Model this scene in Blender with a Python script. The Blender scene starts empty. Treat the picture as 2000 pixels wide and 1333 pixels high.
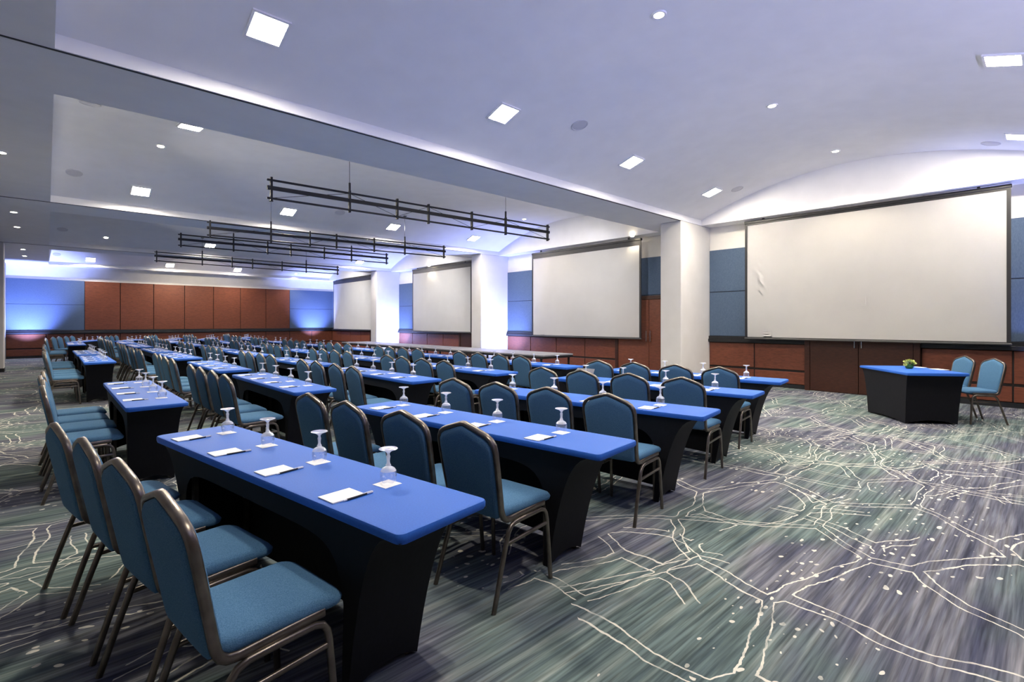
import bpy, bmesh, math, random
from mathutils import Vector, Matrix
random.seed(7)
R = math.radians
scene = bpy.context.scene
C = scene.collection

# ------------------------------------------------------------------ camera, world, exposure
# room axes: X towards the wall with the screens, Y along that wall to the far end, Z up
CAM_H, F_PX, HORIZON, TH = 1.465, 980.0, 630.0, R(132.83)
S_, C_ = math.sin(TH), -math.cos(TH)
cam_d = bpy.data.cameras.new('camera'); cam = bpy.data.objects.new('camera', cam_d); C.objects.link(cam)
cam.location = (0, 0, CAM_H); cam.rotation_euler = (R(90), 0, -math.atan2(C_, S_))
cam_d.sensor_width = 36; cam_d.lens = 36 * F_PX / 2000; cam_d.shift_y = -(666.5 - HORIZON) / 2000
cam_d.clip_start = 0.05; cam_d.clip_end = 200
scene.camera = cam
w = bpy.data.worlds.new('world'); scene.world = w; w.use_nodes = True
w.node_tree.nodes['Background'].inputs[0].default_value = (0.5, 0.55, 0.7, 1)
w.node_tree.nodes['Background'].inputs[1].default_value = 0.0
scene.view_settings.view_transform = 'Standard'; scene.view_settings.look = 'None'
scene.view_settings.gamma = 1; scene.view_settings.use_curve_mapping = False
scene.view_settings.exposure = 1.3

SQ_EMIT = 160.0          # square ceiling panels
SPOT_W = 75.0           # round downlights
UP_W = 260.0            # base power of blue floor uplights and of the added unseen spots

def spot(name, loc, target, power, col, size=60, blend=0.7, radius=0.05):
    l = bpy.data.lights.new(name, 'SPOT'); l.energy = power; l.color = col
    l.spot_size = R(size); l.spot_blend = blend; l.shadow_soft_size = radius
    o = bpy.data.objects.new(name, l); C.objects.link(o); o.location = loc
    d = Vector(target) - Vector(loc); o.rotation_euler = d.to_track_quat('-Z', 'Y').to_euler()
    return o
BLUE = (0.30, 0.38, 1.0); LAV = (0.50, 0.52, 1.0); NEU = (1.0, .95, .90); WARM = (1.0, .88, .70)
for loc, tgt, k, sz, col in (
        # blue uplights on the floor beside the columns and at the ends of the walls
        ((11.45, 12.40, .12), (11.45, 13.31, 1.9), 1.9, 115, BLUE),
        ((11.45, 19.90, .12), (11.45, 20.87, 1.9), 2.3, 115, BLUE),
        ((10.9, 27.45, .12), (11.0, 28.4, 2.9), 4.0, 80, BLUE),
        ((-.55, 27.45, .12), (-.6, 28.4, 2.9), 5.0, 80, BLUE),
        ((11.8, .0, .12), (12.05, .0, 3.2), .7, 60, BLUE),
        # unseen lamps added behind the camera to tint the nearest vault lavender
        ((1.5, -2.15, 2.4), (2.6, .6, 4.5), .85, 130, LAV),
        ((5.5, -2.15, 2.4), (6.0, .6, 4.5), .85, 130, LAV),
        ((9.5, -2.15, 2.4), (9.5, .6, 4.5), .32, 130, LAV),
        # unseen neutral lamps added by the left wall to brighten the vaults
        ((-1.12, 9.9, 2.2), (4.5, 10.2, 4.4), .40, 50, NEU),
        ((-1.12, 17.5, 2.2), (4.5, 17.6, 4.4), .45, 50, NEU),
        # spots added out of sight behind the beams to brighten the farther screens
        ((8.6, 8.3, 4.2), (11.8, 9.7, 1.8), .85, 90, NEU),
        ((8.6, 15.9, 4.2), (11.8, 17.2, 1.8), 1.3, 90, NEU),
        ((8.6, 23.4, 4.2), (11.8, 25.0, 1.8), 1.5, 90, NEU),
        # added spots for assumed overhead downlights out of frame, brightening the nearest seats
        ((1.4, .7, 4.25), (1.4, .9, 0), .45, 95, WARM),
        ((4.2, .4, 4.2), (4.2, .6, 0), .40, 95, WARM),
        ((7.0, .3, 4.2), (7.0, .5, 0), .35, 95, WARM),
        ((5.0, 24.5, 4.4), (5.5, 28.3, 2.0), .60, 100, WARM)):  # unseen spot in the far vault, aimed at the far wall
    spot('unseen_spot_beam', loc, tgt, UP_W * k, col, sz, 1.0)

# ------------------------------------------------------------------ helpers
def sub(bm_fn, name, mat, parent=None, smooth=None, loc=None, rot=None):
    bm = bmesh.new(); bm_fn(bm)
    return finish(bm, name, mat, parent, smooth, loc, rot)
def finish(bm, name, mat, parent=None, smooth=None, loc=None, rot=None):
    bmesh.ops.recalc_face_normals(bm, faces=bm.faces[:])
    me = bpy.data.meshes.new(name); bm.to_mesh(me); bm.free()
    if smooth is not None:
        me.polygons.foreach_set('use_smooth', [True] * len(me.polygons)); me.set_sharp_from_angle(angle=R(smooth))
    me.materials.append(mat)
    return link(me, name, parent, loc, rot)
def link(me, name, parent=None, loc=None, rot=None):
    o = bpy.data.objects.new(name, me); C.objects.link(o)
    if parent: o.parent = parent
    if loc is not None: o.location = loc
    if rot is not None: o.rotation_euler = rot
    return o
def tag(o, label, cat, group=None):
    o['label'] = label; o['category'] = cat
    if group: o['group'] = group
    return o
def struct(o, label=None):
    o['kind'] = 'structure'
    if label: o['label'] = label
    return o
def empty(name, loc, rz=0.0):
    o = bpy.data.objects.new(name, None); C.objects.link(o); o.location = loc; o.rotation_euler = (0, 0, rz)
    o.empty_display_size = 0.1
    return o
def copy_tree(root, loc, rz):
    r = root.copy(); C.objects.link(r); r.location = loc; r.rotation_euler = (0, 0, rz)
    for ch in root.children:
        c = ch.copy(); C.objects.link(c); c.parent = r
        for g in ch.children:
            d = g.copy(); C.objects.link(d); d.parent = c
    return r
def box(bm, x0, x1, y0, y1, z0, z1, bevel=0.0, seg=1):
    v = [bm.verts.new(p) for p in ((x0,y0,z0),(x1,y0,z0),(x1,y1,z0),(x0,y1,z0),(x0,y0,z1),(x1,y0,z1),(x1,y1,z1),(x0,y1,z1))]
    fs = [bm.faces.new([v[i] for i in q]) for q in ((0,3,2,1),(4,5,6,7),(0,1,5,4),(1,2,6,5),(2,3,7,6),(3,0,4,7))]
    if bevel:
        es = list({e for f in fs for e in f.edges})
        bmesh.ops.bevel(bm, geom=es, offset=bevel, segments=seg, affect='EDGES', profile=0.5)
def sweep(bm, pts, prof, closed_prof=True, caps=True, up=(0, 1, 0)):
    """sweep a 2D profile (a,b) along a polyline; a is along 'side', b along the other normal"""
    P = [Vector(p) for p in pts]; rings = []
    upv = Vector(up)
    for i, p in enumerate(P):
        if i == 0: t = P[1] - P[0]
        elif i == len(P) - 1: t = P[-1] - P[-2]
        else: t = (P[i+1] - P[i]).normalized() + (P[i] - P[i-1]).normalized()
        t.normalize()
        sd = upv - t * upv.dot(t)
        if sd.length < 1e-3: sd = Vector((1, 0, 0)) - t * t.x
        sd.normalize(); nb = t.cross(sd)
        k = 1.0
        if 0 < i < len(P) - 1:
            c = max(0.5, (P[i+1] - P[i]).normalized().dot(t)); k = 1.0
        rings.append([bm.verts.new(p + sd * a + nb * b * k) for a, b in prof])
    n = len(prof)
    for r0, r1 in zip(rings, rings[1:]):
        for j in range(n):
            bm.faces.new((r0[j], r0[(j+1) % n], r1[(j+1) % n], r1[j]))
    if caps:
        bm.faces.new(rings[0][::-1]); bm.faces.new(rings[-1])
def rprof(a, b, c=0.3):
    """chamfered rectangular tube profile, half sizes a, b"""
    k = c * min(a, b)
    return [(a-k,-b),(a,-b+k),(a,b-k),(a-k,b),(-a+k,b),(-a,b-k),(-a,-b+k),(-a+k,-b)]
def circ(r, n=10):
    return [(r*math.cos(2*math.pi*i/n), r*math.sin(2*math.pi*i/n)) for i in range(n)]
def lathe(bm, prof, n=20, cap0=False, cap1=False):
    rings = []
    for r, z in prof:
        rings.append([bm.verts.new((r*math.cos(2*math.pi*i/n), r*math.sin(2*math.pi*i/n), z)) for i in range(n)])
    for a, b in zip(rings, rings[1:]):
        for i in range(n): bm.faces.new((a[i], a[(i+1) % n], b[(i+1) % n], b[i]))
    if cap0: bm.faces.new(rings[0][::-1])
    if cap1: bm.faces.new(rings[-1])
def rrect(hx, hy, r, n=4):
    """rounded rectangle outline, ccw"""
    out = []
    for cx, cy, a0 in ((hx-r, hy-r, 0), (-hx+r, hy-r, 90), (-hx+r, -hy+r, 180), (hx-r, -hy+r, 270)):
        for i in range(n+1):
            a = R(a0 + 90*i/n); out.append((cx + r*math.cos(a), cy + r*math.sin(a)))
    return out
# pixel -> point helpers (2000 x 1333 frame); the distance comes from the surface touched
def ray(px, py):
    t = (px - 1000) / F_PX
    return Vector((S_*t + C_, -C_*t + S_, (HORIZON - py) / F_PX))
def on_z(px, py, z):
    d = ray(px, py); k = (z - CAM_H) / d.z; return Vector((d.x*k, d.y*k, z))

# ------------------------------------------------------------------ materials
def new_mat(name):
    m = bpy.data.materials.new(name); m.use_nodes = True
    return m, m.node_tree.nodes, m.node_tree.links, m.node_tree.nodes['Principled BSDF']
def pbr(name, col, rough=0.6, metal=0.0, spec=0.5):
    m, N, L, b = new_mat(name)
    b.inputs['Base Color'].default_value = (*col, 1); b.inputs['Roughness'].default_value = rough
    b.inputs['Metallic'].default_value = metal; b.inputs['Specular IOR Level'].default_value = spec
    return m
def noise_mat(name, c0, c1, scale=(30, 30, 30), rough=0.7, detail=4, bump=0.0, spec=0.3, metal=0.0, obj=True, dist=0.0):
    m, N, L, b = new_mat(name)
    tc = N.new('ShaderNodeTexCoord'); mp = N.new('ShaderNodeMapping'); mp.inputs['Scale'].default_value = scale
    L.new(tc.outputs['Object' if obj else 'Generated'], mp.inputs['Vector'])
    nz = N.new('ShaderNodeTexNoise'); nz.inputs['Scale'].default_value = 1; nz.inputs['Detail'].default_value = detail
    nz.inputs['Distortion'].default_value = dist
    L.new(mp.outputs[0], nz.inputs['Vector'])
    rp = N.new('ShaderNodeValToRGB'); rp.color_ramp.elements[0].color = (*c0, 1); rp.color_ramp.elements[1].color = (*c1, 1)
    rp.color_ramp.elements[0].position = .3; rp.color_ramp.elements[1].position = .7
    L.new(nz.outputs['Fac'], rp.inputs[0]); L.new(rp.outputs[0], b.inputs['Base Color'])
    b.inputs['Roughness'].default_value = rough; b.inputs['Specular IOR Level'].default_value = spec; b.inputs['Metallic'].default_value = metal
    if bump:
        bp = N.new('ShaderNodeBump'); bp.inputs['Strength'].default_value = bump; bp.inputs['Distance'].default_value = .004
        L.new(nz.outputs['Fac'], bp.inputs['Height']); L.new(bp.outputs[0], b.inputs['Normal'])
    return m
def emit(name, col, s):
    m, N, L, b = new_mat(name)
    b.inputs['Base Color'].default_value = (*col, 1)
    b.inputs['Emission Color'].default_value = (*col, 1); b.inputs['Emission Strength'].default_value = s
    return m

M = {}
M['ceiling'] = noise_mat('ceiling_plaster', (.78,.78,.79), (.82,.82,.83), (3,3,3), .9, spec=.2)
M['wall'] = noise_mat('cream_wall_paint', (.74,.72,.67), (.78,.76,.71), (4,4,4), .85, spec=.25)
M['column'] = noise_mat('column_paint', (.64,.625,.59), (.68,.665,.635), (3,3,3), .7, spec=.3)
M['wood'] = noise_mat('mahogany_panel', (.115,.034,.018), (.18,.055,.029), (1.5,9,30), .42, 5, spec=.4, dist=.6)
M['wood_far'] = noise_mat('mahogany_panel_far', (.115,.034,.016), (.17,.052,.025), (9,1.5,30), .42, 5, spec=.4, dist=.6)
M['door'] = noise_mat('shade_darkened_door', (.030,.010,.006), (.050,.016,.009), (1.5,12,40), .4, 5, spec=.4)  # browns darkened to carry the shade under the large screen
M['blue_panel'] = noise_mat('blue_wall_fabric', (.070,.105,.165), (.095,.135,.205), (90,90,25), .95, spec=.1)
M['ledge'] = noise_mat('black_ledge_paint', (.008,.009,.012), (.014,.015,.018), (8,8,8), .45, spec=.4)
M['backing'] = pbr('dark_joint', (.012,.008,.007), .8)
M['top_blue'] = noise_mat('royal_blue_spandex', (.020,.115,.50), (.026,.140,.58), (160,160,160), .62, spec=.3)
M['skirt'] = noise_mat('black_spandex', (.0025,.003,.005), (.0045,.005,.008), (60,60,20), .75, spec=.25)
M['fabric'] = noise_mat('teal_blue_chair_fabric', (.048,.130,.235), (.100,.215,.355), (260,260,260), .95, 3, .25, spec=.15)
M['frame'] = noise_mat('bronze_chair_frame', (.12,.105,.09), (.20,.175,.15), (14,14,14), .32, 3, spec=.5, metal=.85)
M['truss'] = pbr('black_truss_metal', (.012,.012,.014), .45, .3)
M['cable'] = pbr('steel_cable', (.10,.10,.11), .4, .8)
M['paper'] = pbr('white_paper', (.92,.92,.90), .8, 0, .2)
M['pen_dark'] = pbr('pen_dark_barrel', (.02,.022,.03), .3)
M['pen_white'] = pbr('pen_white_tip', (.75,.78,.85), .3)
M['screen'] = noise_mat('white_screen_vinyl', (.80,.79,.77), (.83,.82,.80), (2,2,2), .8, spec=.15)
M['screen_black'] = pbr('screen_black_border', (.010,.010,.012), .5)
M['screen_bar'] = pbr('screen_bottom_bar', (.09,.09,.09), .4, .4)
M['deck'] = noise_mat('grey_stage_deck', (.22,.22,.24), (.30,.30,.31), (25,25,25), .55, spec=.35)
M['chrome'] = pbr('brushed_steel', (.6,.6,.6), .25, 1)
M['trim_white'] = pbr('light_trim_white', (.8,.8,.8), .5)
M['speaker'] = noise_mat('speaker_grille', (.52,.52,.55), (.60,.60,.63), (300,300,300), .7)
M['sq_light'] = emit('warm_light_panel', (1.0, .90, .75), SQ_EMIT)
M['round_light'] = emit('warm_lamp', (1.0, .85, .60), 60)
M['laptop'] = pbr('laptop_grey', (.22,.22,.24), .45, .4)
M['laptop_dark'] = pbr('laptop_keys', (.03,.03,.035), .5)

def glass_mat(name, tint, body):
    m, N, L, b = new_mat(name); N.remove(b)
    out = N['Material Output']
    tr = N.new('ShaderNodeBsdfTransparent'); tr.inputs[0].default_value = (*tint, 1)
    gl = N.new('ShaderNodeBsdfGlossy'); gl.inputs['Roughness'].default_value = .04; gl.inputs[0].default_value = (1, 1, 1, 1)
    df = N.new('ShaderNodeBsdfTranslucent'); df.inputs[0].default_value = (.9, .92, .95, 1)
    d2 = N.new('ShaderNodeBsdfDiffuse'); d2.inputs[0].default_value = (.9, .92, .95, 1)
    lw = N.new('ShaderNodeLayerWeight'); lw.inputs['Blend'].default_value = .35
    mr = N.new('ShaderNodeMapRange'); mr.inputs['To Min'].default_value = .06; mr.inputs['To Max'].default_value = .85
    L.new(lw.outputs['Facing'], mr.inputs['Value'])
    m1 = N.new('ShaderNodeMixShader'); L.new(mr.outputs[0], m1.inputs[0]); L.new(tr.outputs[0], m1.inputs[1]); L.new(gl.outputs[0], m1.inputs[2])
    ad = N.new('ShaderNodeMixShader'); ad.inputs[0].default_value = .5; L.new(df.outputs[0], ad.inputs[1]); L.new(d2.outputs[0], ad.inputs[2])
    m2 = N.new('ShaderNodeMixShader'); m2.inputs[0].default_value = body; L.new(m1.outputs[0], m2.inputs[1]); L.new(ad.outputs[0], m2.inputs[2])
    L.new(m2.outputs[0], out.inputs['Surface'])
    return m
M['glass'] = glass_mat('clear_goblet_glass', (.97, .98, 1.0), .07)
M['glass_stem'] = glass_mat('glint_stem_glass', (.94, .96, 1.0), .40)  # white body mixed in for the sparkle of refracted light
M['green_glass'] = noise_mat('green_bowl', (.02,.09,.02), (.05,.16,.04), (30,30,30), .12, spec=.6)
M['flower'] = noise_mat('lime_flower', (.35,.45,.06), (.75,.75,.32), (60,60,60), .7)
M['leaf'] = noise_mat('green_leaf', (.06,.16,.02), (.14,.30,.05), (60,60,60), .6)

def carpet():
    m, N, L, b = new_mat('map_pattern_carpet')
    b.inputs['Roughness'].default_value = .95; b.inputs['Specular IOR Level'].default_value = .1
    geo = N.new('ShaderNodeNewGeometry'); pos = geo.outputs['Position']
    def mapping(scale, loc=(0,0,0), src=pos):
        mp = N.new('ShaderNodeMapping'); mp.inputs['Scale'].default_value = scale; mp.inputs['Location'].default_value = loc
        L.new(src, mp.inputs['Vector']); return mp.outputs[0]
    def noise(scale, detail=2, loc=(0,0,0), out='Fac', src=pos):
        n = N.new('ShaderNodeTexNoise'); n.inputs['Scale'].default_value = 1; n.inputs['Detail'].default_value = detail
        L.new(mapping(scale, loc, src), n.inputs['Vector']); return n.outputs[out]
    def math_(op, a, b_, c=None):
        n = N.new('ShaderNodeMath'); n.operation = op
        for i, v in enumerate((a, b_, c)):
            if v is None: continue
            if isinstance(v, (int, float)): n.inputs[i].default_value = v
            else: L.new(v, n.inputs[i])
        return n.outputs[0]
    def ramp(src, stops):
        r = N.new('ShaderNodeValToRGB'); e = r.color_ramp.elements
        while len(e) < len(stops): e.new(0.5)
        for el, (p, c) in zip(e, stops): el.position = p; el.color = (*c, 1)
        L.new(src, r.inputs[0]); return r.outputs[0]
    def mixc(fac, a, b_, mode='MIX'):
        n = N.new('ShaderNodeMix'); n.data_type = 'RGBA'; n.blend_type = mode
        if isinstance(fac, (int, float)): n.inputs[0].default_value = fac
        else: L.new(fac, n.inputs[0])
        for i, v in ((6, a), (7, b_)):
            if isinstance(v, tuple): n.inputs[i].default_value = (*v, 1)
            else: L.new(v, n.inputs[i])
        return n.outputs[2]
    st = noise((.75, 15, 1), 5)                    # broad streaks along X
    st2 = noise((2.2, 60, 1), 3, (3, 1, 0))        # fine yarn streaks
    patch = noise((.75, 1.1, 1), 3, (7, 2, 0))
    slate = ramp(st, [(.30, (.050,.056,.090)), (.5, (.110,.118,.150)), (.70, (.230,.232,.245))])
    teal = ramp(st, [(.30, (.055,.082,.092)), (.5, (.120,.165,.160)), (.70, (.245,.285,.255))])
    base = mixc(ramp(patch, [(.44, (0,0,0)), (.58, (1,1,1))]), slate, teal)
    fine = ramp(st2, [(.32, (.55,.55,.55)), (.68, (1.35,1.35,1.35))])
    base = mixc(1.0, base, fine, 'MULTIPLY')
    # road-map lines: a double outline that follows the edges of irregular cells
    wob = N.new('ShaderNodeVectorMath'); wob.operation = 'SUBTRACT'; wob.inputs[1].default_value = (.5,.5,.5)
    L.new(noise((1.1,1.1,1), 2, (1,5,0), 'Color'), wob.inputs[0])
    ws = N.new('ShaderNodeVectorMath'); ws.operation = 'SCALE'; ws.inputs['Scale'].default_value = .45; L.new(wob.outputs[0], ws.inputs[0])
    wob2 = N.new('ShaderNodeVectorMath'); wob2.operation = 'SUBTRACT'; wob2.inputs[1].default_value = (.5,.5,.5)
    L.new(noise((16,16,1), 2, (1,5,0), 'Color'), wob2.inputs[0])
    ws2 = N.new('ShaderNodeVectorMath'); ws2.operation = 'SCALE'; ws2.inputs['Scale'].default_value = .025; L.new(wob2.outputs[0], ws2.inputs[0])
    a1 = N.new('ShaderNodeVectorMath'); a1.operation = 'ADD'; L.new(pos, a1.inputs[0]); L.new(ws.outputs[0], a1.inputs[1])
    a2 = N.new('ShaderNodeVectorMath'); a2.operation = 'ADD'; L.new(a1.outputs[0], a2.inputs[0]); L.new(ws2.outputs[0], a2.inputs[1])
    wpos = a2.outputs[0]
    def road(sx, sy, off, wd, loc):
        v = N.new('ShaderNodeTexVoronoi'); v.voronoi_dimensions = '2D'; v.feature = 'DISTANCE_TO_EDGE'; v.inputs['Scale'].default_value = 1
        L.new(mapping((sx, sy, 1), loc, wpos), v.inputs['Vector'])
        return math_('COMPARE', v.outputs['Distance'], off, wd)
    big = road(.95, 1.25, .040, .0052, (2.3, .7, 0))
    small = road(1.75, 2.1, .070, .0085, (.4, 5.1, 0))
    msk = noise((.42, .42, 1), 2, (4, 9, 0))
    m_big = math_('GREATER_THAN', noise((.30, .30, 1), 1, (2, 3, 0)), .30)
    m_small = math_('GREATER_THAN', msk, .555)
    lines = math_('MAXIMUM', math_('MULTIPLY', big, m_big), math_('MULTIPLY', small, m_small))
    vd = N.new('ShaderNodeTexVoronoi'); vd.voronoi_dimensions = '2D'; vd.inputs['Scale'].default_value = 1
    L.new(mapping((11, 19, 1), (0,0,0), wpos), vd.inputs['Vector'])
    sep = N.new('ShaderNodeSeparateColor'); L.new(vd.outputs['Color'], sep.inputs[0])
    dots = math_('MULTIPLY', math_('LESS_THAN', vd.outputs['Distance'], math_('MULTIPLY', sep.outputs[1], .26)), math_('GREATER_THAN', sep.outputs[0], .55))
    dots = math_('MULTIPLY', dots, math_('GREATER_THAN', noise((.8,.8,1), 2, (9,1,0)), .52))
    lines = math_('MAXIMUM', lines, dots)
    # the yarn of the lines is patchy
    lines = math_('MULTIPLY', lines, ramp(noise((5,5,1), 3, (2,2,0)), [(.30, (.25,.25,.25)), (.48, (1,1,1))]))
    col = mixc(math_('MULTIPLY', lines, .86), base, (.74, .72, .62))
    L.new(col, b.inputs['Base Color'])
    return m
M['carpet'] = carpet()

# ------------------------------------------------------------------ the room shell
XL, XR, YB, YF, ZS = -1.2, 12.15, -2.3, 28.4, 3.82
XV0, XV1 = 0.05, 11.70                      # the vaults run between these
BEAM_NEAR = [-1.67, 5.83, 13.31, 20.87]      # near edge of each beam (columns stand under it)
BEAM_FAR = [-.50, 7.00, 14.48, 22.05]
struct(sub(lambda bm: box(bm, XL-.3, XR+.3, YB-.3, YF+.3, -.12, 0), 'floor', M['carpet']), 'grey teal patterned carpet floor')
struct(sub(lambda bm: box(bm, XL-.25, XL, YB, YF, 0, 5.0), 'wall_left', pbr('grey_wall_paint', (.24, .235, .23), .85)))
struct(sub(lambda bm: box(bm, XL-.25, XR+.25, YB-.25, YB, 0, 5.0), 'wall_back', M['door']))
wall_r = struct(sub(lambda bm: box(bm, XR, XR+.25, YB, YF, 0, 5.0), 'wall_right', M['wall']), 'cream wall behind the projection screens')
wall_f = struct(sub(lambda bm: box(bm, XL-.25, XR+.25, YF, YF+.25, 0, 5.0), 'wall_far', M['wall']), 'cream far wall above the wood panels')

BAYS = [(-.50, 5.83), (7.00, 13.31), (14.48, 20.87), (22.05, 27.75)]
ZC, ZE = 4.65, 3.95
def vault_z(bay, y):
    a, b_ = BAYS[bay]; c = (a + b_) / 2; h = (b_ - a) / 2
    return ZC - (ZC - ZE) * ((y - c) / h) ** 2
def vault_slope(bay, y):
    a, b_ = BAYS[bay]; c = (a + b_) / 2; h = (b_ - a) / 2
    return -2 * (ZC - ZE) * (y - c) / h ** 2
def ceil_mesh(bm):
    NSEG = 24
    def quad(p): bm.faces.new([bm.verts.new(q) for q in p])
    flats = [(YB, BAYS[0][0])] + [(BAYS[i][1], BAYS[i+1][0]) for i in range(3)] + [(BAYS[3][1], YF)]
    for a, b_ in flats: quad(((XV0,a,ZS),(XV1,a,ZS),(XV1,b_,ZS),(XV0,b_,ZS)))
    quad(((XL,YB,ZS),(XV0,YB,ZS),(XV0,YF,ZS),(XL,YF,ZS)))
    quad(((XV1,YB,ZS),(XR,YB,ZS),(XR,YF,ZS),(XV1,YF,ZS)))
    for i, (a, b_) in enumerate(BAYS):
        for y in (a, b_): quad(((XV0,y,ZS),(XV1,y,ZS),(XV1,y,ZE),(XV0,y,ZE)))
        ys = [a + (b_ - a) * k / NSEG for k in range(NSEG + 1)]
        v0 = [bm.verts.new((XV0, y, vault_z(i, y))) for y in ys]; v1 = [bm.verts.new((XV1, y, vault_z(i, y))) for y in ys]
        for k in range(NSEG): bm.faces.new((v0[k], v1[k], v1[k+1], v0[k+1]))
        for x in (XV0, XV1):
            for k in range(NSEG):
                quad(((x,ys[k],ZS),(x,ys[k+1],ZS),(x,ys[k+1],vault_z(i,ys[k+1])),(x,ys[k],vault_z(i,ys[k]))))
    bmesh.ops.remove_doubles(bm, verts=bm.verts[:], dist=.0005)
struct(sub(ceil_mesh, 'ceiling', M['ceiling'], smooth=20), 'white ceiling of shallow barrel vaults between flat beams')
# dark partition track let into each beam, its near edge at the vault
for k in (1, 2, 3):
    y = BEAM_NEAR[k]
    struct(sub(lambda bm: (box(bm, XL, XR-.02, y+.02, y+.038, ZS-.008, ZS+.002),), 'trim_%d' % k, M['screen_black']),
           'dark partition track line under a ceiling beam')
# columns: deep pilasters against the screen wall, and slim ones on the left wall
for k, y in enumerate(BEAM_NEAR):
    if k == 0: continue
    x0 = (10.73, 10.9, 10.96)[k-1]
    struct(sub(lambda bm: box(bm, x0, XR, y, y+.54, 0, ZS, .02, 2), 'column', M['column']),
           ('cream column left of the large screen', 'cream column between the second and third screens', 'cream column before the farthest screen')[k-1])
struct(sub(lambda bm: box(bm, XL, -.93, 21.0, 21.5, 0, ZS, .015), 'column', M['column']), 'cream pillar end at the far left edge')
struct(sub(lambda bm: box(bm, XL, -.92, 20.99, 21.51, 0, .11), 'baseboard_left', M['ledge']))

# ---- wainscot, ledge and fabric panels on the screen wall
def panel(name, parent, mat, axis, a, b_, z0, z1, off, th, gap=.012):
    if axis == 'x':
        return sub(lambda bm: box(bm, off-th, off, a+gap, b_-gap, z0+gap, z1-gap, .006), name, mat, parent)
    return sub(lambda bm: box(bm, a+gap, b_-gap, off-th, off, z0+gap, z1-gap, .006), name, mat, parent)
base_r = struct(sub(lambda bm: box(bm, XR-.02, XR, YB, YF, 0, 3.24), 'trim_4', M['backing']), 'dark backing behind the wall panels')
struct(sub(lambda bm: (box(bm, XR-.10, XR, YB, YF, .985, 1.06, .006), box(bm, XR-.07, XR, YB, YF, 1.06, 1.13, .006)), 'trim_5', M['ledge']), 'black ledge running along the screen wall')
struct(sub(lambda bm: box(bm, XR-.045, XR, YB, YF, 0, .085), 'baseboard_right', M['ledge']))
DOORS = [(1.70, 3.66), (6.38, 8.60), (13.86, 16.1), (21.4, 23.6)]
SEC = [(-2.0, 5.83), (6.37, 13.31), (13.85, 20.87), (21.41, 28.4)]
for (s0, s1), (d0, d1) in zip(SEC, DOORS):
    for a, b_ in ((s0, d0), (d1, s1)):
        if b_ - a < .3: continue
        n = max(1, round((b_ - a) / 1.17)); wd = (b_ - a) / n
        for i in range(n):
            panel('wood_panel', wall_r, M['wood'], 'x', a + wd*i, a + wd*(i+1), .40, .985, XR, .04)
            panel('wood_panel', wall_r, M['wood'], 'x', a + wd*i, a + wd*(i+1), .085, .375, XR, .04)
    for i, (a, b_) in enumerate(((s0, s0 + (s1-s0)/2), (s0 + (s1-s0)/2, s1))):
        panel('fabric_panel', wall_r, M['blue_panel'], 'x', a, b_, 1.13, 2.21, XR, .035, .004)
        panel('fabric_panel', wall_r, M['blue_panel'], 'x', a, b_, 2.215, 3.25, XR, .035, .004)
for k, (d0, d1) in enumerate(DOORS):
    dr = struct(empty('door_%d' % (k+1), (XR, (d0+d1)/2, 0)), ('wooden double door in the shade below the large screen', 'brown double door beside the nearest column',
                'dark wooden double door beside the middle column', 'dark wooden double door beside the far column')[k])
    hw = (d1 - d0) / 2
    def fr(bm):
        box(bm, -.13, 0, -hw, -hw+.10, 0, 2.16, .005); box(bm, -.13, 0, hw-.10, hw, 0, 2.16, .005); box(bm, -.13, 0, -hw, hw, 2.09, 2.19, .005)
    sub(fr, 'door_frame', M['door'], dr)
    for s in (-1, 1):
        lf = sub(lambda bm: box(bm, -.115, 0, min(s*.005, s*(hw-.105)), max(s*.005, s*(hw-.105)), .01, 2.085, .004), 'door_leaf', M['door'] if k != 1 else M['wood'], dr)
        def hd(bm):
            y = s*.06
            sweep(bm, [(-.115, y, .95), (-.16, y, .95), (-.16, y, 1.23), (-.115, y, 1.23)], circ(.011, 8))
        sub(hd, 'door_handle', M['chrome'], lf, 40)

# ---- far wall
struct(sub(lambda bm: box(bm, XL, XR, YF-.02, YF, 0, 3.24), 'trim_6', M['backing']), 'dark backing behind the far wall panels')
struct(sub(lambda bm: (box(bm, XL, XR-.11, YF-.10, YF, .985, 1.06, .006), box(bm, XL, XR-.11, YF-.07, YF, 1.06, 1.13, .006)), 'trim_7', M['ledge']), 'black ledge running along the far wall')
struct(sub(lambda bm: box(bm, XL, XR, YF-.045, YF, 0, .085), 'baseboard_far', M['ledge']))
xs = [-1.2, -.02] + [1.19 + 1.22*i for i in range(8)] + [10.93, 12.1]
for a, b_ in zip(xs, xs[1:]):
    panel('wood_panel', wall_f, M['wood_far'], 'y', a, b_, .40, .985, YF, .04)
    panel('wood_panel', wall_f, M['wood_far'], 'y', a, b_, .085, .375, YF, .04)
for i in range(7):
    panel('wood_panel', wall_f, M['wood_far'], 'y', 1.19 + 1.22*i, 1.19 + 1.22*(i+1), 1.13, 3.25, YF, .05)
for a, b_ in ((-1.2, 1.19), (9.73, 12.13)):
    panel('fabric_panel', wall_f, M['blue_panel'], 'y', a, b_, 1.13, 2.21, YF, .035, .004)
    panel('fabric_panel', wall_f, M['blue_panel'], 'y', a, b_, 2.215, 3.25, YF, .035, .004)

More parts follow.
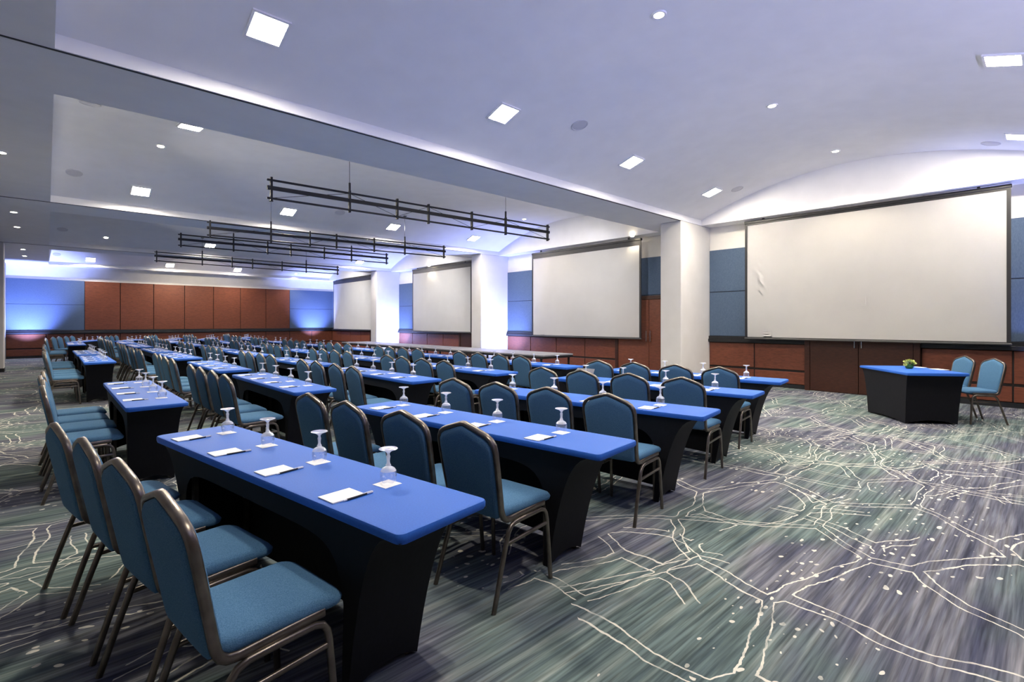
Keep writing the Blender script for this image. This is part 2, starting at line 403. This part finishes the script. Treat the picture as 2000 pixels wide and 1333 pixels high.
# ------------------------------------------------------------------ projection screens
def screen(y0, y1, z0, z1, top, lab, x=11.86):
    yc = (y0 + y1) / 2; hw = (y1 - y0) / 2
    t = empty('projection_screen', (x, yc, z0)); H = z1 - z0
    sub(lambda bm: box(bm, -.03, .04, -hw-.01, hw+.01, H-.06, H, .008), 'case', M['screen_black'], t)
    def sheet(bm, ya, yb, za, zb, dx, n=24, m_=12):
        g = [[bm.verts.new((dx + .006*math.sin(3.1*math.pi*i/n + .5)*math.sin(math.pi*j/m_) , ya + (yb-ya)*i/n, za + (zb-za)*j/m_)) for j in range(m_+1)] for i in range(n+1)]
        for i in range(n):
            for j in range(m_): bm.faces.new((g[i][j], g[i+1][j], g[i+1][j+1], g[i][j+1]))
        r = bmesh.ops.solidify(bm, geom=bm.faces[:], thickness=.002)
    b = .055
    sub(lambda bm: sheet(bm, -hw+b, hw-b, .05, H-top, -.01), 'screen_surface', M['screen'], t, 60)
    sub(lambda bm: box(bm, -.016, .004, -hw, hw, H-top, H-.06), 'top_border', M['screen_black'], t)
    for s in (-1, 1):
        sub(lambda bm: box(bm, -.016, .004, min(s*hw, s*(hw-b)), max(s*hw, s*(hw-b)), .03, H-top), 'side_border', M['screen_black'], t)
    sub(lambda bm: box(bm, -.025, .015, -hw-.01, hw+.01, 0, .035, .008), 'bottom_bar', M['screen_bar'], t)
    sub(lambda bm: box(bm, -.018, .006, -hw, hw, .035, .05), 'bottom_border', M['screen_black'], t)
    for s in (-1, 1):
        sub(lambda bm: box(bm, -.02, .02, s*(hw-.4)-.02, s*(hw-.4)+.02, H, ZS-z0-.002), 'bracket', M['screen_black'], t)
    return tag(t, lab, 'screen', 'white projection screens')
screen(.48, 4.85, 1.08, 3.79, .10, 'largest white projection screen, behind the small head table')
screen(7.62, 11.80, 1.00, 3.76, .19, 'second white projection screen, left of the cream column and brown door')
screen(15.05, 19.25, 1.05, 3.79, .20, 'third white projection screen, between the two brightly lit columns')
screen(22.75, 27.6, 1.05, 3.79, .20, 'farthest and smallest looking white projection screen by the far corner')

# ------------------------------------------------------------------ ceiling lights, downlights, speakers
def ceiling_hit(px, py):
    d = ray(px, py)
    best = None
    k = .5
    while k < 60:
        p = Vector((d.x*k, d.y*k, CAM_H + d.z*k))
        zc = ZS; bay = None
        if XV0 < p.x < XV1:
            for i, (a, b_) in enumerate(BAYS):
                if a < p.y < b_: zc = vault_z(i, p.y); bay = i
        if p.z >= zc: return Vector((p.x, p.y, zc)), bay
        k += .004
def rot_for(p, bay):
    return (math.atan(vault_slope(bay, p.y)) if bay is not None else 0, 0, 0)
sq_frame = sq_diff = None
def square_light(px, py, lab, p=None):
    global sq_frame, sq_diff
    if p is None: p, bay = ceiling_hit(px, py)
    else: p, bay = p
    t = empty('ceiling_light', p); t.rotation_euler = rot_for(p, bay)
    if sq_frame is None:
        def f(bm):
            for x0, x1, y0, y1 in ((-.17,.17,-.17,-.145), (-.17,.17,.145,.17), (-.17,-.145,-.145,.145), (.145,.17,-.145,.145)):
                box(bm, x0, x1, y0, y1, -.022, .002)
        sq_frame = sub(f, 'frame', M['trim_white'], t).data
        sq_diff = sub(lambda bm: box(bm, -.145, .145, -.145, .145, -.014, .0), 'diffuser', M['sq_light'], t).data
    else:
        link(sq_frame, 'frame', t); link(sq_diff, 'diffuser', t)
    return tag(t, lab, 'ceiling light', 'square ceiling lights')
rd_ring = rd_lamp = None
def round_light(px, py, lab, power=1.0, p=None):
    global rd_ring, rd_lamp
    if p is None: p, bay = ceiling_hit(px, py)
    else: p, bay = p
    t = empty('downlight', p); t.rotation_euler = rot_for(p, bay)
    if rd_ring is None:
        rd_ring = sub(lambda bm: lathe(bm, [(.052,.0),(.052,-.012),(.072,-.012),(.078,-.004),(.078,.002)], 24), 'trim_ring', M['trim_white'], t, 40).data
        rd_lamp = sub(lambda bm: lathe(bm, [(.0005,-.012),(.03,-.010),(.05,-.002)], 20), 'lamp', M['round_light'], t, 60).data
    else:
        link(rd_ring, 'trim_ring', t); link(rd_lamp, 'lamp', t)
    if power: spot('downlight_beam', (p.x, p.y, p.z - .05), (p.x, p.y, 0), SPOT_W * power, (1, .86, .66), 120, .6, .05)
    return tag(t, lab, 'downlight', 'round downlights')
sp_mesh = None
def speaker(px, py, lab):
    global sp_mesh
    p, bay = ceiling_hit(px, py)
    t = empty('ceiling_speaker', p); t.rotation_euler = rot_for(p, bay)
    if sp_mesh is None:
        a = sub(lambda bm: lathe(bm, [(.125,.002),(.125,-.010),(.112,-.014),(.108,-.008)], 28), 'rim', M['speaker'], t, 40)
        b_ = sub(lambda bm: lathe(bm, [(.108,-.008),(.07,-.012),(.0005,-.013)], 28), 'grille', M['speaker'], t, 40)
        sp_mesh = (a.data, b_.data)
    else:
        link(sp_mesh[0], 'rim', t); link(sp_mesh[1], 'grille', t)
    return tag(t, lab, 'speaker', 'round ceiling speakers')
for px, py, lab in (
        (522, 55, 'largest square ceiling light, at the top left of the nearest vault'),
        (983, 221, 'square ceiling light near the middle of the nearest vault'),
        (1233, 316, 'square ceiling light midway along the beam of the nearest vault'),
        (1390, 375, 'square ceiling light nearest the top of the cream column'),
        (1961, 115, 'square ceiling light at the upper right edge of the photo'),
        (1992, 266, 'square ceiling light cut by the right edge above the large screen'),
        (372, 247, 'square ceiling light half hidden behind the nearest beam'),
        (275, 373, 'square ceiling light left of the black trusses in the second vault'),
        (563, 413, 'square ceiling light below the left end of the nearest truss'),
        (768, 443, 'square ceiling light below the middle of the nearest truss'),
        (925, 465, 'square ceiling light near the top of the second screen'),
        (410, 480, 'square ceiling light seen through the left end of the third truss'),
        (177, 507, 'square ceiling light farthest left in the far vault'),
        (332, 518, 'second square ceiling light from left in the far vault'),
        (464, 527, 'third square ceiling light from left in the far vault'),
        (703, 511, 'square ceiling light below the right end of the third truss')):
    square_light(px, py, lab)
for px, py, pw, lab in (
        (1287, 28, 1, 'nearest round downlight at the top of the photo'),
        (1508, 206, 1, 'round downlight in the middle of the nearest vault'),
        (1632, 295, 1, 'round downlight at the top of the arch above the large screen'),
        (314, 285, 1, 'bright round downlight in the second vault left of the trusses'),
        (207, 464, 1, 'bright round downlight in the third vault at the left'),
        (2, 297, .5, 'round downlight cut by the left edge of the photo'),
        (27, 414, .4, 'upper of two small downlights in the left soffit'),
        (33, 443, .4, 'lower of two small downlights in the left soffit'),
        (45, 487, .4, 'upper of two tiny downlights in the farthest left soffit'),
        (48, 500, .4, 'lower of two tiny downlights in the farthest left soffit'),
        (1024, 428, .6, 'small round downlight beyond the right end of the nearest truss'),
        (1235, 459, .12, 'small round downlight above the top of the second screen'),
        (838, 518, .15, 'small round downlight above the top of the third screen'),
        (578, 535, .6, 'round downlight rightmost in the far vault')):
    round_light(px, py, lab, pw)
for px, py, lab in (
        (1132, 244, 'largest round ceiling speaker in the nearest vault'),
        (1440, 369, 'round ceiling speaker beside the square light near the column'),
        (1935, 280, 'round ceiling speaker above the right end of the large screen'),
        (145, 337, 'round ceiling speaker at the left of the second vault'),
        (176, 202, 'round ceiling speaker half hidden behind the nearest beam at left'),
        (664, 415, 'round ceiling speaker below the nearest truss'),
        (122, 448, 'round ceiling speaker at the left of the third vault'),
        (111, 497, 'round ceiling speaker at the left of the far vault')):
    speaker(px, py, lab)

# ------------------------------------------------------------------ hanging trusses
def truss(p0, p1, zt, bay, lab, n=6, ks=(.21, .79)):
    a = Vector((*p0, 0)); b_ = Vector((*p1, 0)); Ln = (b_ - a).length
    t = empty('lighting_truss', (a.x, a.y, zt), math.atan2(b_.y-a.y, b_.x-a.x)); H = .31
    sub(lambda bm: box(bm, -.06, Ln+.06, -.015, .015, -.03, 0, .004), 'rail', M['truss'], t)
    sub(lambda bm: box(bm, -.06, Ln+.06, -.02, .02, -.165, -.105, .004), 'rail', M['truss'], t)
    sub(lambda bm: box(bm, -.06, Ln+.06, -.015, .015, -H, -H+.03, .004), 'rail', M['truss'], t)
    xs = [0, .21*Ln, .36*Ln, .47*Ln, .64*Ln, .79*Ln, Ln]
    for x in xs: sub(lambda bm: box(bm, x-.016, x+.016, -.028, .028, -H-.03, .03, .003), 'post', M['truss'], t)
    for i in range(len(xs)-1):
        s = i % 2
        sub(lambda bm: sweep(bm, [(xs[i], 0, -.29 if s == 0 else -.02), (xs[i+1], 0, -.02 if s == 0 else -.29)], circ(.004, 6)), 'brace_wire', M['truss'], t)
    for k in ks:
        w_ = a.lerp(b_, k); zc = vault_z(bay, w_.y) - zt
        cb = sub(lambda bm: sweep(bm, [(k*Ln, 0, 0), (k*Ln, 0, zc+.005)], circ(.0045, 6)), 'cable', M['cable'], t)
        sub(lambda bm: (box(bm, k*Ln-.014, k*Ln+.014, -.014, .014, .03, .16), box(bm, k*Ln-.04, k*Ln+.04, -.04, .04, zc-.012, zc+.004)), 'turnbuckle', M['truss'], cb)
    return tag(t, lab, 'truss', 'black hanging trusses')
truss((2.52, 8.14), (8.37, 7.84), 3.66, 1, 'nearest and largest black truss hanging behind the ceiling beam')
truss((2.61, 12.5), (8.43, 12.0), 3.66, 1, 'second nearest black truss hanging from the ceiling')
truss((2.54, 15.33), (8.35, 15.2), 3.75, 2, 'third black truss hanging just behind the second')
truss((2.6, 19.7), (8.76, 20.0), 3.75, 2, 'farthest and lowest black truss hanging from the ceiling')

# ------------------------------------------------------------------ stage platforms
for i in range(5):
    t = empty('stage_platform', (10.1, 9.05 + 1.22 + 2.44*i, 0))
    sub(lambda bm: box(bm, -.605, .605, -1.215, 1.215, .56, .60, .006), 'deck', M['deck'], t)
    def fr(bm):
        for x0, x1, y0, y1 in ((-.6,-.56,-1.2,1.2), (.56,.6,-1.2,1.2), (-.56,.56,-1.2,-1.16), (-.56,.56,1.16,1.2)): box(bm, x0, x1, y0, y1, .50, .56)
    sub(fr, 'frame', M['ledge'], t)
    for sx in (-1, 1):
        for sy in (-1, 1):
            sub(lambda bm: box(bm, sx*.55-.022, sx*.55+.022, sy*1.1-.022, sy*1.1+.022, 0, .50), 'leg', M['ledge'], t)
    tag(t, 'grey stage platform on black legs, ' + ('nearest of the row', 'second from the near end', 'middle one of the row', 'second from the far end', 'farthest of the row')[i], 'stage', 'stage platforms before the columns')

# ------------------------------------------------------------------ stretch-covered table
TZ = .75
def table_parts(root, Ln, W, inset_l, inset_w, arch):
    def top(bm):
        rings = []
        for off, z in ((-.012, TZ), (-.003, TZ-.003), (0, TZ-.010), (0, TZ-.027), (-.004, TZ-.038)):
            o = rrect(Ln/2+off, W/2+off, .03, 5)
            rings.append([bm.verts.new((x, y, z + (0 if z > TZ-.03 else .005*math.sin(x*7+y*9)))) for x, y in o])
        n = len(rings[0])
        bm.faces.new(rings[0])
        for a, b_ in zip(rings, rings[1:]):
            for i in range(n): bm.faces.new((a[i], a[(i+1) % n], b_[(i+1) % n], b_[i]))
        bm.faces.new(rings[-1][::-1])
    sub(top, 'tabletop_cover', M['top_blue'], root, 40)
    ZT = TZ - .034
    hx, hy = Ln/2 - .006, W/2 - .006; fx, fy = hx - inset_l, hy - inset_w
    def skirt(bm):
        NS, NE, NV = 40, 8, 12
        cols = []
        def add(tx, ty, bx, by, zh):
            col = []
            for j in range(NV+1):
                v = (j / NV) ** 1.8; z = ZT + (zh - ZT) * v
                q = 1 - (z / ZT)                      # 0 at the top, 1 at the floor
                k = q ** .33
                col.append(bm.verts.new((tx + (bx - tx)*k, ty + (by - ty)*k, z)))
            cols.append(col)
        for sgn in (1, -1):
            for i in range(NS):                       # long side
                s = -1 + 2*i/NS
                zh = arch * max(0.0, 1 - abs(s/.95)**8) ** .5 if arch and sgn == 1 else .03*(1 - s*s)
                add(sgn*s*-hx, sgn*hy, sgn*s*-fx, sgn*fy, zh + .004)
            for i in range(NE):                       # short end
                s = -1 + 2*i/NE
                zh = .05 * (1 - s*s)
                add(-sgn*hx, -sgn*s*hy, -sgn*fx, -sgn*s*fy, zh + .004)
        n = len(cols)
        for i in range(n):
            a, b_ = cols[i], cols[(i+1) % n]
            for j in range(NV): bm.faces.new((a[j], b_[j], b_[j+1], a[j+1]))
    sub(skirt, 'skirt', M['skirt'], root, 60)
    for sx in (-1, 1):
        for sy in (-1, 1):
            sub(lambda bm: box(bm, sx*(fx-.04)-.014, sx*(fx-.04)+.014, sy*(fy-.03)-.014, sy*(fy-.03)+.014, 0, ZT), 'leg', M['frame'], root)
TL, TW = 2.395, .453

# ------------------------------------------------------------------ banquet chair (faces +X, origin on the floor)
def chair_proto():
    t = empty('banquet_chair', (0, 0, 0))
    xb = lambda z: -.150 - .19*(z - .47)
    half = [(.197, .50), (.203, .60), (.209, .72), (.211, .80), (.205, .838), (.188, .864), (.160, .882), (.110, .899), (.055, .916), (.012, .929)]
    up = [(xb(z), y, z) for y, z in half]
    right = [(.20, .200, .440), (.06, .199, .436), (-.085, .198, .430), (-.118, .197, .434), (-.138, .197, .448), (-.149, .197, .470)] + up
    path = right + [(x, -y, z) for x, y, z in reversed(right)]
    def bf2(bm):
        P = [Vector(p) for p in path]; rings = []
        for i, p in enumerate(P):
            t_ = (P[min(i+1, len(P)-1)] - P[max(i-1, 0)]).normalized()
            # in-plane outward normal: away from the middle of the chair back / down for the seat rail
            nb = Vector((1, 0, .19)).normalized() if p.z > .47 else None
            if nb is None:
                k = max(0, min(1, (p.x + .15) / .07)) if p.z < .47 else 0
                nb = (Vector((1, 0, .19)).normalized() * (1-k) + Vector((0, 0, 1)) * k).normalized()
            nb = (nb - t_ * nb.dot(t_)).normalized(); sd = t_.cross(nb).normalized()
            rings.append([bm.verts.new(p + nb*a + sd*b_) for a, b_ in rprof(.016, .011, .45)])
        for r0, r1 in zip(rings, rings[1:]):
            for j in range(8): bm.faces.new((r0[j], r0[(j+1) % 8], r1[(j+1) % 8], r1[j]))
        bm.faces.new(rings[0][::-1]); bm.faces.new(rings[-1])
    sub(bf2, 'back_frame', M['frame'], t, 50)
    def pad(bm):
        ol = [(.168, .440), (.186, .452), (.193, .50)] + [(y - (.010 if y > .1 else 0), z - .008) for y, z in half[1:]]
        ol = [(0.0, .436)] + ol + [(0.0, .923)]
        full = ol + [(-y, z) for y, z in reversed(ol[1:-1])]
        cz = .68
        rings = []
        nx = Vector((1, 0, .19)).normalized()
        for off, sc in ((-.026, .80), (-.024, .93), (-.016, .985), (0, 1), (.016, .985), (.026, .93), (.031, .80)):
            rings.append([bm.verts.new(Vector((xb(cz + (z-cz)*sc), y*sc, cz + (z-cz)*sc)) + nx*off) for y, z in full])
        n = len(full)
        for a, b_ in zip(rings, rings[1:]):
            for i in range(n): bm.faces.new((a[i], a[(i+1) % n], b_[(i+1) % n], b_[i]))
        bm.faces.new(rings[0][::-1]); bm.faces.new(rings[-1])
    sub(pad, 'backrest', M['fabric'], t, 45)
    def seat(bm):
        def outline(sc):
            o = []
            for x, y in rrect(.222, .212, .06, 5):
                k = .93 + .07*(x + .222)/.444
                o.append((.068 + x*sc, y*k*sc))
            return o
        rings = []
        for sc, z in ((.93, .440), (.985, .446), (1.0, .460), (.99, .474), (.95, .485), (.84, .492), (.55, .497), (.15, .499)):
            rings.append([bm.verts.new((x, y, z - (.012*max(0, (x-.20)/.09)**1.5 if z > .47 and x > .20 else 0))) for x, y in outline(sc)])
        n = len(rings[0])
        for a, b_ in zip(rings, rings[1:]):
            for i in range(n): bm.faces.new((a[i], a[(i+1) % n], b_[(i+1) % n], b_[i]))
        bm.faces.new(rings[0][::-1]); bm.faces.new(rings[-1])
    sub(seat, 'seat', M['fabric'], t, 50)
    pr = rprof(.011, .012, .5)
    for s in (1, -1):
        y = lambda z: s*(.222 - .012*z/.41)
        fl = [(.236,0),(.224,.20),(.213,.345),(.206,.378),(.190,.402),(.160,.413),(.03,.411)]
        rl = [(-.240,0),(-.175,.20),(-.128,.335),(-.115,.370),(-.093,.396),(-.060,.408),(.03,.411)]
        sub(lambda bm: sweep(bm, [(x, y(z), z) for x, z in fl], pr), 'leg', M['frame'], t, 50)
        sub(lambda bm: sweep(bm, [(x, y(z), z) for x, z in rl], pr), 'leg', M['frame'], t, 50)
        sub(lambda bm: sweep(bm, [(.217, y(.30), .325), (-.137, y(.30), .312)], rprof(.008, .010, .5)), 'stretcher', M['frame'], t, 50)
    for x in (.15, -.05):
        sub(lambda bm: sweep(bm, [(x, -.205, .425), (x, .205, .425)], rprof(.011, .011, .4), up=(0, 0, 1)), 'crossbar', M['frame'], t, 50)
    return t

# ------------------------------------------------------------------ small things on the tables
def goblet_proto():
    t = empty('goblet', (0, 0, 0))
    bowl = [(.0325, 0), (.0345, .015), (.0362, .032), (.0366, .044), (.0345, .057), (.0275, .068), (.016, .075), (.009, .079)]
    sub(lambda bm: lathe(bm, bowl[:5], 20), 'bowl', M['glass'], t, 80)
    sub(lambda bm: lathe(bm, [(.0345,.057),(.0275,.068),(.016,.075),(.009,.079),(.0125,.083),(.0085,.088),(.0065,.098),(.0078,.112),(.0095,.120),(.0065,.126),(.006,.133),(.010,.140),(.022,.147),(.040,.1525),(.0415,.1545),(.040,.156),(.020,.1545),(.0005,.153)], 20), 'stem', M['glass_stem'], t, 60)
    return t
chair0 = chair_proto(); gob0 = goblet_proto()
tab0 = empty('training_table', (0, 0, 0)); table_parts(tab0, TL, TW, .37, .045, .60)
coaster_me = sub(lambda bm: box(bm, -.045, .045, -.045, .045, 0, .0015), 'paper_coaster', M['paper']).data
pad_me = sub(lambda bm: (box(bm, -.0725, .0725, -.056, .056, 0, .006, .001)), 'notepad', M['paper']).data
bpy.data.objects.remove(bpy.data.objects['paper_coaster']); bpy.data.objects.remove(bpy.data.objects['notepad'])
def pen_proto():
    t = empty('pen', (0, 0, 0))
    sub(lambda bm: sweep(bm, [(-.045, 0, .0045), (.048, 0, .0045)], circ(.0045, 8), up=(0, 0, 1)), 'barrel', M['pen_dark'], t, 50)
    sub(lambda bm: (sweep(bm, [(.048, 0, .0045), (.070, 0, .0045), (.078, 0, .0045)], circ(.0046, 8), up=(0, 0, 1)), box(bm, .030, .074, -.0015, .0015, .008, .0105)), 'cap', M['pen_white'], t, 50)
    sub(lambda bm: lathe_x(bm), 'tip', M['pen_white'], t, 50)
    return t
def lathe_x(bm):
    sweep(bm, [(-.045, 0, .0045), (-.052, 0, .0045), (-.060, 0, .0042)], circ(.0032, 8), up=(0, 0, 1))
pen0 = pen_proto()

ORD = ['first', 'second', 'third', 'fourth', 'fifth', 'sixth', 'seventh', 'eighth']
ROWS = {'A': ('leftmost row', .48), 'B': ('second row from left', 1.85), 'C': ('middle row', 3.22), 'D': ('fourth row from left', 4.56), 'E': ('row nearest the screens', 6.04)}
COLY = {2: 5.26, 3: 8.33, 4: 11.61, 5: 14.5, 6: 17.9, 7: 21.1, 8: 24.3}
COL1 = {'A': (.865, 1.487, 8.75), 'B': (2.185, 1.665, 6.6), 'C': (3.64, 1.80, 7.9), 'D': (5.05, 1.995, 6.0), 'E': (6.42, 2.215, 6.5)}
tables = []
for r, (rname, X) in ROWS.items():
    n = 0
    for c in range(1, 9):
        if r == 'A' and c in (3, 6): continue
        if c == 1: x, y, a = COL1[r]
        else:
            x, y, a = X, COLY[c], (0 if c < 8 else -20)
            a += random.uniform(-.5, .5)
        tables.append((r, c, n, rname, x, y, R(a))); n += 1
used = {}
def inst(key, proto, loc, rz):
    if key not in used:
        used[key] = 1; proto.location = loc; proto.rotation_euler = (0, 0, rz); return proto
    return copy_tree(proto, loc, rz)
SEATS = (.47, 1.03, 1.58, 2.12)
for r, c, n, rname, x, y, a in tables:
    u = Vector((-math.sin(a), math.cos(a), 0)); v = Vector((math.cos(a), math.sin(a), 0)); P1 = Vector((x, y, 0))
    at = lambda s, q, z=0: P1 + u*s + v*q + Vector((0, 0, z))
    ctr = at(TL/2, TW/2)
    t = inst('table', tab0, ctr, a + R(90))
    tag(t, 'blue table with black stretch skirt, %s in the %s' % (ORD[n], rname), 'table', 'rows of training tables')
    for k, s in enumerate(SEATS):
        where = '%s from the near end, %s table of the %s' % (ORD[k], ORD[n], rname)
        ds = random.uniform(-.02, .02); dq = random.uniform(-.015, .015)
        ch = inst('chair', chair0, at(s + ds + (.04 if c == 1 else 0), -.285 + dq), a + R(random.uniform(-2, 2)))
        tag(ch, 'blue banquet chair, ' + where, 'chair', 'banquet chairs at the tables')
        co = link(coaster_me, 'paper_coaster', None, at(s, .312, TZ), (0, 0, a + R(random.uniform(-3, 3))))
        tag(co, 'white paper coaster, ' + where, 'coaster', 'coasters under the goblets')
        g = inst('goblet', gob0, at(s, .318, TZ + .0015), random.uniform(0, 6))
        tag(g, 'upturned goblet, ' + where, 'goblet', 'upturned goblets on the tables')
        rot = a + R(random.uniform(-3, 3))
        pd = link(pad_me, 'notepad', None, at(s + .02, .097, TZ), (0, 0, rot))
        tag(pd, 'white notepad, ' + where, 'notepad', 'notepads on the tables')
        if c <= 5:
            pn = inst('pen', pen0, at(s - .043, .125 + random.uniform(-.01, .01), TZ), rot + R(random.uniform(-4, 8)))
            tag(pn, 'dark pen, ' + where, 'pen', 'pens beside the notepads')

# ------------------------------------------------------------------ head table group at the right
HA = R(40.0)
ht = empty('head_table', (9.68, 1.49, 0), HA); table_parts(ht, 1.24, .80, .15, .05, 0.0)
tag(ht, 'small blue head table with black skirt in front of the large screen', 'table')
face = HA + R(90)
for (x, y, lab) in ((10.03, .765, 'blue banquet chair at the right edge, nearer of the two at head table'), (10.43, 1.12, 'blue banquet chair behind the head table, farther of the two')):
    ch = copy_tree(chair0, (x, y, 0), face); tag(ch, lab, 'chair', 'chairs at the head table')
p = on_z(1776, 720.5, TZ)
fb = empty('flower_bowl', p)
sub(lambda bm: lathe(bm, [(.0005,0),(.035,.0),(.048,.012),(.056,.035),(.055,.055),(.047,.070),(.043,.070),(.0005,.066)], 24), 'bowl', M['green_glass'], fb, 60)
def bloom(bm, r):
    for ring, (n, tilt, rr) in enumerate(((6, 20, 1.0), (5, 50, .75), (3, 75, .45))):
        for i in range(n):
            a = 2*math.pi*i/n + ring*.5; d = Vector((math.cos(a), math.sin(a), 0)); tn = Vector((-d.y, d.x, 0))
            ti = R(tilt); out = d*math.cos(ti) + Vector((0, 0, 1))*math.sin(ti)
            b0 = d*.003; w_ = r*rr*.42
            vs = [bm.verts.new(q) for q in (b0 - tn*.003, b0 + out*r*rr*.6 - tn*w_, b0 + out*r*rr*1.0 + Vector((0,0,.003)), b0 + out*r*rr*.6 + tn*w_, b0 + tn*.003)]
            bm.faces.new(vs)
    bmesh.ops.solidify(bm, geom=bm.faces[:], thickness=.002)
for i in range(11):
    a = i*2.4; rr = .012 + .0115*math.sqrt(i)
    el = (rr*math.cos(a)*1.3, rr*math.sin(a)*1.3, .075 + .055*(1 - (rr/.052)**2))
    sub(lambda bm: bloom(bm, .034), 'flower', M['flower'], fb, None, el, (-rr*14*math.sin(a), rr*14*math.cos(a), a))
sub(lambda bm: bloom(bm, .03), 'flower', M['flower'], fb, None, (-.062*S_, .062*C_, .06), (0, -1.1, 0))
for i in range(5):
    a = i*1.3 + .4
    def lf(bm):
        L_ = .055
        vs = [bm.verts.new(q) for q in ((0,-.004,0),(L_*.45,-.017,.012),(L_,0,.002),(L_*.45,.017,.012),(0,.004,0))]
        bm.faces.new(vs); bmesh.ops.solidify(bm, geom=bm.faces[:], thickness=.0015)
    sub(lf, 'leaf', M['leaf'], fb, None, (.03*math.cos(a), .03*math.sin(a), .072), (0, .2, a))
tag(fb, 'green glass bowl of lime green flowers on the head table', 'flower bowl')
sheet_p = on_z(1834, 722, TZ)
sh = sub(lambda bm: box(bm, -.105, .105, -.07, .07, 0, .003), 'paper_sheet', M['paper'], None, None, sheet_p, (0, 0, HA + .1)); tag(sh, 'white paper pad lying on the right side of the head table', 'paper')
sh = sub(lambda bm: box(bm, -.07, .07, -.05, .05, 0, .003), 'paper_sheet', M['paper'], None, None, on_z(1797, 718, TZ), (0, 0, HA + .5)); tag(sh, 'small white paper beside the flower bowl on head table', 'paper')

# ------------------------------------------------------------------ slanted grey panel at the far seat of the fourth row's nearest table
x, y, a = COL1['D']; a = R(a)
u = Vector((-math.sin(a), math.cos(a), 0)); v = Vector((math.cos(a), math.sin(a), 0))
dp = empty('display_panel', Vector((x, y, TZ)) + u*2.19 + v*.375, a)
sub(lambda bm: box(bm, -.004, .004, -.135, .135, 0, .115, .002), 'panel', M['laptop'], dp, None, (0, 0, .002), (0, R(30), 0))
sub(lambda bm: box(bm, 0, .062, -.05, .05, 0, .004), 'foot', M['laptop_dark'], dp)
tag(dp, 'grey slanted panel standing behind a goblet on the nearest table, fourth row', 'panel')
